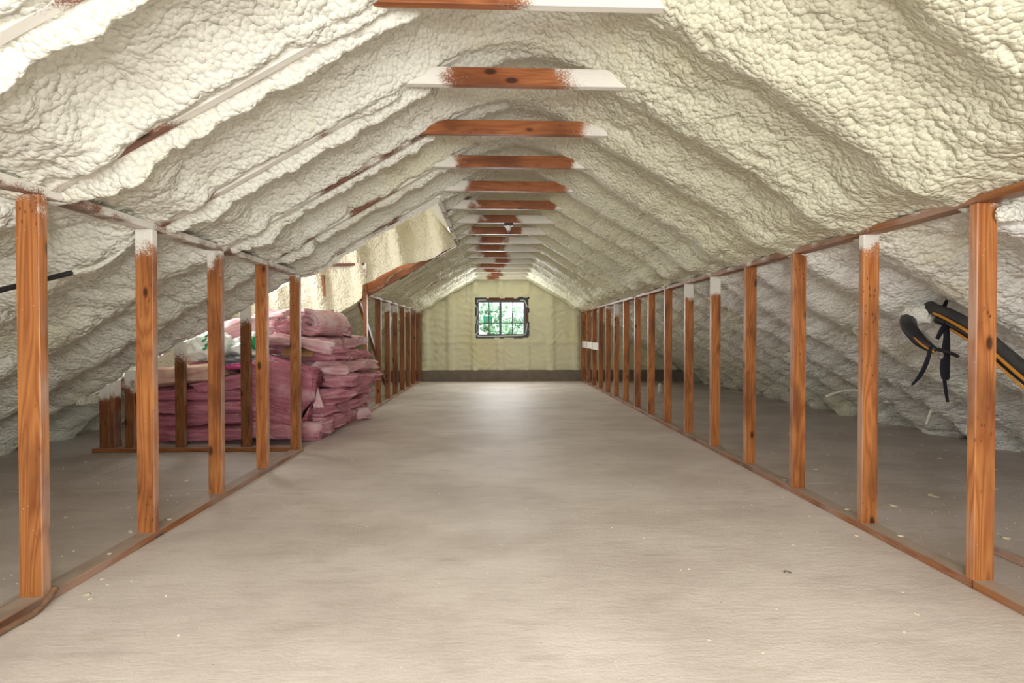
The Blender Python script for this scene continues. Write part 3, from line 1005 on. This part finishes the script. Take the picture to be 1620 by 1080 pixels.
# layered folds on the room side
lay = [(-1.98, 5.60, 0.10, 1.45, 0.52, 0.20, 90, 'pink', 'bottom pink fold of the heap spilling onto main floor'),
       (-2.02, 5.62, 0.265, 1.35, 0.62, 0.17, 86, 'pink', 'second fold up on room side of the pink heap'),
       (-1.96, 5.62, 0.42, 1.30, 0.72, 0.17, 92, 'pink', 'third fold up on room side of the pink heap'),
       (-1.93, 5.66, 0.575, 1.36, 0.78, 0.18, 94, 'pink', 'widest fold at mid height on room side of the heap'),
       (-1.98, 5.62, 0.725, 1.30, 0.76, 0.16, 88, 'pink3', 'pale fold above mid height on room side of the heap'),
       (-2.02, 5.60, 0.865, 1.26, 0.74, 0.16, 95, 'pink', 'fold just below the shoulder of the pink heap'),
       (-2.08, 5.55, 1.00, 1.20, 0.70, 0.16, 88, 'pink3', 'pale shoulder fold under the rolled batt')]
for i, (x, y, z, L, W, T, rz, m_, lb) in enumerate(lay):
    batt(lb, m_, (x, y, z), L, W, T, (random.uniform(-5, 3), random.uniform(-3, 3), rz), 20 + i, rough=0.055, sag=0.03)
batt('narrow pink strip hanging at the corner beside striped slab', 'pink3', (-1.86, 4.86, 0.50), 0.36, 0.10, 0.09, (0, 74, 20), 40, rough=0.02)
batt('square pink offcut on the floor at end of the heap', 'pink3', (-1.80, 6.14, 0.085), 0.30, 0.28, 0.16, (0, 0, 15), 41, rough=0.02)
# upper heap
batt('pink batt filling the middle of the heap under plastic wrap', 'pink', (-2.75, 5.45, 0.79), 1.2, 0.6, 0.2, (0, 3, 4), 42)
batt('large pale pink mound on top left of the heap', 'pink3', (-2.88, 5.65, 1.10), 0.95, 0.60, 0.40, (8, -16, 8), 43, rough=0.05)
batt('dusky pink block at the very top, left of the roll', 'pink', (-2.62, 5.95, 1.30), 0.55, 0.45, 0.20, (0, 4, -8), 44, rough=0.035)
batt('bright pink block at the top beside yellow foam wall', 'pink3', (-2.24, 5.95, 1.31), 0.42, 0.40, 0.17, (0, -4, 12), 45, rough=0.035)
batt('pink batt draped behind the roll at top of the heap', 'pink3', (-2.12, 5.66, 1.20), 0.75, 0.5, 0.17, (0, 5, 10), 46, rough=0.04)
batt('pale sloping batt under the roll and above brown cardboard', 'pink3', (-2.04, 5.06, 0.98), 0.62, 0.42, 0.16, (-8, 12, 10), 47, rough=0.045)
batt('small rose batt end tucked left of the roll', 'pink', (-2.30, 5.22, 1.16), 0.34, 0.4, 0.16, (0, 8, 70), 48, rough=0.045)


def roll_mesh(r0, r1, turns, th, L, seed):
    n = 120
    V = []
    for j in range(10):
        w = -L / 2 + L * j / 9
        ring_o, ring_i = [], []
        for i in range(n):
            f = i / (n - 1)
            a = f * turns * 2 * math.pi
            r = r0 + (r1 - r0) * f
            wob = 0.012 * (float(vnoise(np.array([a * 1.3]), np.array([j * 0.7 + seed]), seed)[0]) - 0.5)
            fr = 0.016 * math.sin(i * 2.1 + j) * (1 if j in (0, 9) else 0.2)
            for q, ring in ((r + th / 2 + wob, ring_o), (r - th / 2 + wob, ring_i)):
                ring.append((q * math.cos(a), w + fr, q * math.sin(a) * 0.82))
        V.append(ring_o + ring_i[::-1])
    P = np.array(V)
    me = grid_mesh('roll', P, None, False, True)
    import bmesh
    bm = bmesh.new()
    bm.from_mesh(me)
    bm.verts.ensure_lookup_table()
    m2 = 2 * n
    for j in (0, 9):
        for i in range(n - 1):
            q = [j * m2 + i, j * m2 + i + 1, j * m2 + m2 - 2 - i, j * m2 + m2 - 1 - i]
            try:
                bm.faces.new([bm.verts[k] for k in q])
            except ValueError:
                pass
    bm.to_mesh(me)
    bm.free()
    me.polygons.foreach_set('use_smooth', [True] * len(me.polygons))
    return me


o = link('insulation_roll', roll_mesh(0.03, 0.155, 2.3, 0.055, 0.55, 3), 'pink3', None, (-1.93, 5.27, 1.21), (0, R(10), R(-12)))
tag(o, 'rolled pink batt with spiral end on top of the heap', 'insulation')


def crumple(name, loc, sx, sy, sz, m, seed, amp=0.25):
    u = np.linspace(0.02, np.pi - 0.02, 36)
    v = np.linspace(0, 2 * np.pi, 60, endpoint=False)
    U, V_ = np.meshgrid(u, v, indexing='ij')
    X, Y, Z = np.sin(U) * np.cos(V_), np.sin(U) * np.sin(V_), np.cos(U)
    n = 1 + amp * (1 - 2 * np.abs(vnoise3(X * 2.2 + 5, Y * 2.2, Z * 2.2, seed) - 0.5) * 2) + amp * 0.5 * (1 - 4 * np.abs(vnoise3(X * 5, Y * 5 + 3, Z * 5, seed + 1) - 0.5))
    P = np.stack([X * n * sx, Y * n * sy, np.maximum(Z, -0.55) * n * sz], -1)
    me = grid_mesh(name, P, None, False, True)
    return link(name, me, m, None, loc)


bag = crumple('plastic_bag', (-2.52, 5.10, 0.93), 0.25, 0.16, 0.15, 'wrap', 3)
tag(bag, 'crumpled white plastic wrap with green print amid pink batts', 'plastic bag')
for (dx, dz, w, h) in ((0.03, 0.07, 0.05, 0.07), (0.12, 0.05, 0.05, 0.06)):
    u, v = np.meshgrid(np.linspace(-1, 1, 10), np.linspace(-1, 1, 8), indexing='ij')
    me = grid_mesh('print', np.stack([dx + u * w, -0.175 + 0.02 * np.sin(u * 3) + 0.02 * v * v, dz + v * h * np.sqrt(np.clip(1 - u * u * 0.8, 0, 1))], -1))
    link('print', me, 'greenprint' if dx < 0.1 else 'frame', bag)
bag2 = crumple('plastic_bag', (-3.02, 5.05, 0.93), 0.20, 0.16, 0.17, 'wrap', 8)
tag(bag2, 'white plastic wrap with green leaf print under the foam slope', 'plastic bag')
for i in range(4):
    dz = 0.0 + 0.045 * i
    me = tube_mesh('print', [(0.03 + 0.03 * (i % 2), -0.185, dz), (0.075 + 0.03 * (i % 2), -0.19, dz + 0.03)], 0.010, 6, 1, False)
    link('print', me, 'greenprint', bag2)
tp = crumple('tarp', (-2.58, 4.93, 0.80), 0.20, 0.10, 0.05, 'tarp', 12, 0.35)
tag(tp, 'crumpled dark grey tarp strip below the white plastic wrap', 'tarp')
tp2 = crumple('plastic_scrap', (-2.62, 4.80, 0.76), 0.085, 0.03, 0.03, 'magenta', 14, 0.3)
tag(tp2, 'magenta printed plastic scrap under the grey tarp', 'plastic')
cb = link('cardboard_piece', mesh('cardboard_piece', [(0, 0, 0), (0.3, 0, 0.0), (0.28, 0.2, 0.06), (0.02, 0.2, 0.06), (0, 0, 0.01), (0.3, 0, 0.01), (0.28, 0.2, 0.07), (0.02, 0.2, 0.07)],
          [(0, 3, 2, 1), (4, 5, 6, 7), (0, 1, 5, 4), (1, 2, 6, 5), (2, 3, 7, 6), (3, 0, 4, 7)]), 'card', None, (-2.16, 4.76, 0.885), (R(8), R(4), R(6)))
tag(cb, 'brown cardboard scrap lying on top of the striped slab', 'cardboard')

# ------------------------------------------------------------------ pipes and straps on the right
pb = empty('pipe_bundle', (2.74, 2.86, 1.24))
tag(pb, 'black insulated pipe bundle with orange cables, beyond right studs', 'pipe')


def rel(pts, o):
    return [tuple(Vector(p) - o.location) for p in pts]


main = [(2.765, 2.90, 1.25), (2.74, 2.84, 1.225), (2.74, 2.75, 1.19), (2.76, 2.6, 1.09), (2.81, 2.38, 0.865), (2.88, 2.05, 0.55), (2.95, 1.75, 0.30)]
off1 = [(x - 0.01, y, z + 0.012) for x, y, z in main]
link('insulated_pipe', tube_mesh('insulated_pipe', rel(off1, pb), 0.036, 10), 'blackdust', pb)
off2 = [(x - 0.02, y - 0.03, z - 0.05) for x, y, z in main[1:]]
link('insulated_pipe', tube_mesh('insulated_pipe', rel(off2, pb), 0.026, 10), 'black', pb)
off3 = [(x - 0.052, y - 0.035, z - 0.012 - 0.008 * i) for i, (x, y, z) in enumerate(main[1:])]
link('orange_cable', tube_mesh('orange_cable', rel(off3, pb), 0.009, 8), 'orange', pb)
off4 = [(x - 0.045, y - 0.045, z - 0.075 - 0.012 * i) for i, (x, y, z) in enumerate(main[2:])]
link('orange_cable', tube_mesh('orange_cable', rel(off4, pb), 0.007, 8), 'orange', pb)

ps = empty('pipe_stub', (2.66, 2.95, 1.17))
tag(ps, 'bent black pipe end poking out of foam left of straps', 'pipe')
stub = [(2.76, 3.05, 1.21), (2.66, 2.95, 1.175), (2.59, 2.86, 1.12), (2.575, 2.77, 1.04), (2.60, 2.70, 0.985)]
link('insulated_pipe', tube_mesh('insulated_pipe', rel(stub, ps), [0.045, 0.045, 0.04, 0.034, 0.02], 12), 'black', ps)
link('orange_cable', tube_mesh('orange_cable', rel([(x - 0.028, y - 0.025, z - 0.008) for x, y, z in stub[1:]], ps), 0.006, 6), 'orange', ps)
link('cable', tube_mesh('grey_cable', rel([(2.645, 2.83, 1.10), (2.64, 2.76, 1.04), (2.655, 2.72, 0.97), (2.63, 2.70, 0.945)], ps), [0.009, 0.01, 0.010, 0.013], 8), 'greycable', ps)
link('cable', tube_mesh('black_cable', rel([(2.60, 2.72, 1.0), (2.66, 2.71, 0.985), (2.73, 2.72, 0.965), (2.76, 2.72, 0.95)], ps), 0.011, 8), 'black', ps)
lump = crumple('foam_lump', (2.735, 2.95, 1.20), 0.09, 0.09, 0.075, 'foam', 30, 0.12)
tag(lump, 'round cream foam lump around the black pipes', 'foam')


def strap(label, pts, w, up=(0, 1, 0)):
    o = link('hanging_strap', tube_mesh('hanging_strap', [tuple(Vector(p) - Vector(pts[0])) for p in pts], w, 8, 0.22, True, up), 'strap', None, pts[0])
    tag(o, label, 'strap', 'black straps on the pipe bundle')


strap('short black strap tied up to the foam above pipe bundle', [(2.93, 2.93, 1.335), (2.85, 2.88, 1.30), (2.76, 2.81, 1.245), (2.72, 2.78, 1.19), (2.72, 2.76, 1.14)], [0.008, 0.013, 0.02, 0.022, 0.015])
strap('wide pointed black strap hanging straight down', [(2.71, 2.745, 1.18), (2.705, 2.735, 1.10), (2.70, 2.735, 0.98), (2.695, 2.735, 0.88), (2.70, 2.735, 0.82), (2.70, 2.735, 0.805)], [0.012, 0.018, 0.028, 0.033, 0.027, 0.005])
strap('long thin black strap hanging lowest behind the wide one', [(2.72, 2.77, 1.15), (2.73, 2.77, 1.0), (2.725, 2.77, 0.85), (2.735, 2.77, 0.75), (2.75, 2.77, 0.67)], [0.008, 0.010, 0.013, 0.012, 0.010])
strap('thin black strap hanging at left from the pipe stub', [(2.57, 2.69, 1.01), (2.55, 2.68, 0.99), (2.53, 2.68, 0.92), (2.49, 2.68, 0.84), (2.44, 2.68, 0.785)], [0.008, 0.012, 0.015, 0.014, 0.006])
strap('short black strap slanting between pipe stub and bundle', [(2.71, 2.74, 1.15), (2.67, 2.73, 1.11), (2.64, 2.73, 1.055)], [0.016, 0.018, 0.012])

lump2 = crumple('foam_lump', (2.128, 1.885, 1.575), 0.05, 0.022, 0.042, 'foam', 33, 0.2)
tag(lump2, 'white foam blob clinging to top of the nearest right stud', 'foam')
tw = link('twig', tube_mesh('twig', [(0, 0, 0), (0.012, 0.006, 0.004), (0.028, -0.008, 0.002)], 0.003, 5), 'bark', None, (1.30, 2.07, 0.004))
tag(tw, 'tiny dark twig lying on the main floor at right', 'twig')

# foam-dusted wires low on the right slope
for lb, pts in (('pale foam-dusted wire sagging low, right of the straps', [(3.46, 3.62, 0.47), (3.58, 3.66, 0.47), (3.72, 3.66, 0.43), (3.84, 3.62, 0.41), (3.95, 3.55, 0.42)]),
                ('stray pale wire end pointing down below the pipes', [(3.44, 3.60, 0.49), (3.40, 3.58, 0.44), (3.36, 3.56, 0.38)]),
                ('short pale wire end dangling near floor by first stud', [(3.76, 3.60, 0.42), (3.74, 3.60, 0.36), (3.71, 3.58, 0.30)]),
                ('long pale wire along the foam left of second stud', [(2.86, 3.98, 0.55), (2.98, 4.0, 0.585), (3.12, 4.02, 0.60), (3.25, 4.03, 0.59)])):
    o = link('wire', tube_mesh('wire', [tuple(Vector(p) - Vector(pts[0])) for p in pts], 0.0085, 6), 'whitefoam', None, pts[0])
    tag(o, lb, 'wire')

# flat black strip crossing behind the first left studs
rp = [(-2.21, 2.13, 1.265), (-2.20, 2.35, 1.345), (-2.145, 2.45, 1.395)]
o = link('black_strip', tube_mesh('black_strip', [tuple(Vector(p) - Vector(rp[0])) for p in rp], 0.016, 8, 0.8), 'black', None, rp[0])
tag(o, 'black flat strip crossing behind the nearest left stud', 'strip')
rp2 = [(-2.145, 2.45, 1.395), (-2.06, 2.50, 1.435), (-1.965, 2.55, 1.53)]
link('foam_coated_end', tube_mesh('foam_coated_end', [tuple(Vector(p) - Vector(rp[0])) for p in rp2], [0.016, 0.013, 0.008], 8), 'foam', o)

# rope by the nearest left stud
rpts = [(-1.782, 1.945, 0.062), (-1.765, 1.90, 0.03), (-1.745, 1.84, 0.014), (-1.755, 1.77, 0.014), (-1.79, 1.69, 0.014), (-1.85, 1.6, 0.014)]
rpts = [(-1.785, 1.945, 0.055), (-1.775, 1.90, 0.03), (-1.768, 1.84, 0.014), (-1.772, 1.77, 0.014), (-1.775, 1.69, 0.014), (-1.775, 1.58, 0.014)]
o = link('rope', tube_mesh('rope', [tuple(Vector(p) - Vector(rpts[0])) for p in rpts], 0.012, 8), 'rope', None, rpts[0])
tag(o, 'dusty brown rope lying along left sill by nearest stud', 'rope')
o = board('wood_strip', 0.03, 0.02, 0.5, 'stud', None, (-1.935, 1.52, 0.012), (R(-90), 0, 0), (9, 0, 0.45))
tag(o, 'dark wood strip behind the left sill at frame edge', 'wood strip')
o = board('wood_strip', 0.035, 0.035, 1.2, 'stud', None, (2.46, 1.1, 0.018), (R(-90), 0, 0), (9, 0, 0.75))
tag(o, 'reddish wood strip on eave floor behind nearest right stud', 'wood strip')

# lamp holder on a collar tie
yl = Y1 + 6 * PITCH
lh = empty('lamp_holder', (0.14, yl, 2.41))
tag(lh, 'black box lamp holder with white socket on a collar tie', 'lamp')
link('junction_box', prism('junction_box', [(-0.05, -0.032), (0.05, -0.032), (0.05, 0.04), (-0.05, 0.04)], -0.032, -0.001), 'black', lh)
link('socket', tube_mesh('socket', [(0, 0, -0.03), (0, 0, -0.05), (0, 0, -0.075), (0, 0, -0.085)], [0.038, 0.034, 0.022, 0.022], 14), 'porcelain', lh)
link('socket_tip', tube_mesh('socket_tip', [(0, 0, -0.085), (0, 0, -0.10)], 0.012, 10, 1, False), 'black', lh)

# bare bulb on a cord behind the viewpoint
bl = empty('hanging_bulb', (0.1, -0.45, 2.41))
tag(bl, 'bare light bulb on a cord behind the viewpoint', 'lamp')
link('cord', tube_mesh('cord', [(0, 0, 0), (0, 0, -0.85)], 0.004, 6, 1, False), 'black', bl)
link('socket', tube_mesh('socket', [(0, 0, -0.83), (0, 0, -0.91)], 0.02, 12, 1, False), 'porcelain', bl)
ld = bpy.data.lights.new('bulb_light', 'POINT')
ld.energy = 60
ld.color = (0.97, 0.985, 1.0)
ld.shadow_soft_size = 0.14
lo_ = bpy.data.objects.new('bulb_light', ld)
C.objects.link(lo_)
lo_.parent = bl
lo_.location = (0, 0, -1.07)

# pull cords at the far end of the dormer header
o = link('pull_cord', tube_mesh('pull_cord', [(0, 0, 0), (0.05, 0.1, -0.11), (0.10, 0.2, -0.24)], 0.008, 6), 'whitefoam', None, (-0.56, 6.72, 2.40))
tag(o, 'pale stiff cord end sticking from the dormer header', 'cord')
o = link('pull_cord', tube_mesh('pull_cord', [(0, 0, 0), (0.003, 0, -0.4), (0, 0, -0.85)], 0.0025, 5), 'greycable', None, (-0.455, 7.05, 2.42))
tag(o, 'thin string hanging from ceiling left of the window', 'cord')

# ------------------------------------------------------------------ foam crumbs


def crumb_mesh(seed):
    rnd = random.Random(seed)
    V = []
    for th in (0.35, 0.95, 1.5):
        for k in range(6):
            a = k * math.pi / 3 + th
            r = math.sin(th) * rnd.uniform(0.6, 1.2)
            V.append((r * math.cos(a), r * math.sin(a), math.cos(th) * rnd.uniform(0.4, 0.7)))
    V.append((0, 0, 0.6))
    F = [(18, k, (k + 1) % 6) for k in range(6)]
    for b_ in (0, 6):
        F += [(b_ + k, b_ + 6 + k, b_ + 6 + (k + 1) % 6, b_ + (k + 1) % 6) for k in range(6)]
    F.append(tuple(range(12, 18))[::-1])
    return mesh('crumb', V, F, True)


cms = [crumb_mesh(i) for i in range(5)]


def crumb(x, y, s, label, z=0.0, ax=1.0):
    o = link('foam_crumb', random.choice(cms), 'crumb', None, (x, y, z), (0, 0, random.uniform(0, 6.28)))
    o.scale = (s * ax, s / ax ** 0.5, s * 0.55)
    tag(o, label, 'foam crumb', label)


rnd = random.Random(11)
for x, y, s in ((-1.70, 1.99, 0.017), (-1.66, 1.96, 0.012), (-1.74, 2.12, 0.012), (-1.68, 2.07, 0.007), (-1.60, 2.10, 0.008), (-1.70, 2.3, 0.007), (-1.1, 3.3, 0.01), (-1.25, 4.1, 0.014)):
    crumb(x, y, s, 'cream foam crumb on main floor beside the left sill')
for x, y, s in ((-2.3, 3.55, 0.022), (-2.1, 3.25, 0.012), (-2.0, 2.62, 0.013), (-1.98, 2.7, 0.011), (-2.02, 2.64, 0.010), (-2.55, 2.85, 0.012), (-2.7, 2.6, 0.011), (-2.3, 3.0, 0.01), (-2.9, 3.5, 0.011), (-3.3, 3.9, 0.012), (-3.5, 4.1, 0.014), (-3.2, 4.25, 0.012), (-2.75, 4.28, 0.016), (-2.68, 4.30, 0.014)):
    crumb(x, y, s, 'cream foam crumb on the floor behind left knee wall')
for i in range(46):
    x = rnd.uniform(2.5, 4.5) if i % 3 else rnd.uniform(3.4, 4.5)
    y = rnd.uniform(2.2, 5.4)
    if x > 4.55 or abs(x - rx(y)) < 0.04:
        continue
    crumb(x, y, rnd.uniform(0.010, 0.026), 'cream foam crumb on eave floor behind right knee wall', -0.001 if x > rx(y) else 0.0, rnd.uniform(1, 1.5))
for x, y, s in ((1.90, 3.05, 0.012), (1.86, 2.72, 0.012), (1.93, 2.45, 0.014), (1.52, 2.35, 0.010), (1.1, 1.8, 0.008), (1.62, 1.75, 0.010), (1.70, 1.9, 0.008), (0.9, 1.55, 0.007), (0.75, 1.62, 0.009)):
    crumb(x, y, s, 'cream foam crumb on main floor towards right sill')
for x, y, s in ((2.09, 2.35, 0.016), (2.09, 2.72, 0.018), (2.07, 3.3, 0.013)):
    crumb(x, y, s, 'cream foam crumb on top of the right sill', 0.038)
for x, y, s in ((-1.84, 2.28, 0.012), (-1.85, 2.70, 0.015)):
    crumb(x, y, s, 'cream foam crumb on top of the left sill', 0.038)
o = crumple('foam_scrap', (3.12, 8.85, 0.06), 0.035, 0.03, 0.10, 'whitefoam', 51, 0.3)
tag(o, 'small white scrap on the far right eave floor', 'foam scrap')
# fine specks of foam dust
rs = np.random.RandomState(5)
V, F = [], []
for i in range(900):
    if i < 620:
        x, y = 2.2 + 2.4 * rs.rand(), 1.6 + 5.5 * rs.rand() ** 1.2
    elif i < 800:
        x, y = -2.0 - 1.9 * rs.rand(), 1.7 + 2.6 * rs.rand()
    else:
        x, y = -1.7 + 3.6 * rs.rand(), 1.4 + 4.5 * rs.rand()
    s = 0.0025 + 0.0035 * rs.rand() ** 2
    b_ = len(V)
    V += [(x - s, y - s, 0.0), (x + s, y - s * 0.6, 0.0), (x + s * 0.3, y + s, 0.0), (x, y, s * 0.9)]
    F += [(b_, b_ + 1, b_ + 3), (b_ + 1, b_ + 2, b_ + 3), (b_ + 2, b_, b_ + 3)]
o = link('foam_dust', mesh('foam_dust', V, F), 'crumb')
o['kind'] = 'stuff'
tag(o, 'fine cream foam dust scattered over the floor', 'foam dust')

# ------------------------------------------------------------------ outside the window
gr = link('lawn', box_mesh('lawn', (-60, 12, -3.3), (60, 90, -3.2)), 'grass')
gr['kind'] = 'structure'
gr['label'] = 'lawn outside far below the window'


def tree(x, y, zc, r, h, seed, label):
    t_ = empty('tree', (x, y, -3.2))
    tag(t_, label, 'tree', 'trees outside the window')
    link('trunk', tube_mesh('trunk', [(0, 0, 0), (0.1, 0, 2.0), (0.0, 0.1, zc + 3.2 - 0.2)], [0.22, 0.17, 0.08], 8), 'bark', t_)
    q = np.random.RandomState(seed)
    V, F = [], []
    for i in range(2600):
        d = q.normal(size=3)
        d /= np.linalg.norm(d)
        p = d * np.array([r, r, h]) * (0.45 + 0.55 * q.rand() ** 0.4) * (0.75 + 0.4 * math.sin(d[0] * 5 + seed) * math.cos(d[2] * 6))
        p = p + np.array([0, 0, zc + 3.2])
        a_, b2 = q.normal(size=3), q.normal(size=3)
        a_ = a_ / np.linalg.norm(a_) * 0.17
        b2 = b2 / np.linalg.norm(b2) * 0.12
        k_ = len(V)
        V += [p - a_, p + b2, p + a_, p - b2]
        F.append((k_, k_ + 1, k_ + 2, k_ + 3))
    link('foliage', mesh('foliage', V, F), 'leaf', t_)


tree(-0.9, 36, 2.2, 1.9, 1.9, 1, 'leafy tree outside, seen through left half of window')
tree(1.9, 40, 1.2, 1.9, 2.4, 2, 'leafy tree outside, seen through right half of window')
tree(0.55, 48, 0.6, 2.1, 2.1, 3, 'low leafy tree outside behind the window middle bar')
tree(3.4, 52, -0.2, 2.2, 2.0, 4, 'leafy tree outside at right edge of the window')
tree(-3.0, 46, 1.3, 2.0, 2.0, 5, 'leafy tree outside at left edge of the window')

hs = empty('neighbour_house', (-1.6, 22, -3.2))
tag(hs, 'neighbouring pale brick house with white gable trim outside', 'house')
gx, gz = -0.4, 5.25
me = mesh('wall', [(-4, 0, 0), (3.4, 0, 0), (3.4, 0, 3.0), (gx, 0, gz - 0.2), (-4, 0, 3.1), (-4, 6, 0), (3.4, 6, 0), (3.4, 6, 3.0), (gx, 6, gz - 0.2), (-4, 6, 3.1)],
          [(0, 1, 2, 3, 4), (5, 9, 8, 7, 6), (0, 5, 6, 1), (1, 6, 7, 2), (0, 4, 9, 5)])
link('wall', me, 'brick', hs)
for x0, x1, z0, z1 in ((gx, 3.8, gz, 2.75), (gx, -4.4, gz, 2.85)):
    me = mesh('roof', [(x0, -0.3, z0), (x1, -0.3, z1), (x1, 6.3, z1), (x0, 6.3, z0), (x0, -0.3, z0 - 0.1), (x1, -0.3, z1 - 0.1), (x1, 6.3, z1 - 0.1), (x0, 6.3, z0 - 0.1)],
              [(0, 1, 2, 3), (4, 7, 6, 5), (0, 4, 5, 1), (1, 5, 6, 2), (2, 6, 7, 3), (3, 7, 4, 0)])
    link('roof', me, 'brick', hs)
    me = mesh('gable_trim', [(x0, -0.36, z0 + 0.03), (x1, -0.36, z1 + 0.03), (x1, -0.30, z1 + 0.03), (x0, -0.30, z0 + 0.03), (x0, -0.36, z0 - 0.2), (x1, -0.36, z1 - 0.2), (x1, -0.30, z1 - 0.2), (x0, -0.30, z0 - 0.2)],
              [(0, 1, 2, 3), (4, 7, 6, 5), (0, 4, 5, 1), (1, 5, 6, 2), (2, 6, 7, 3), (3, 7, 4, 0)])
    link('gable_trim', me, 'fascia', hs)
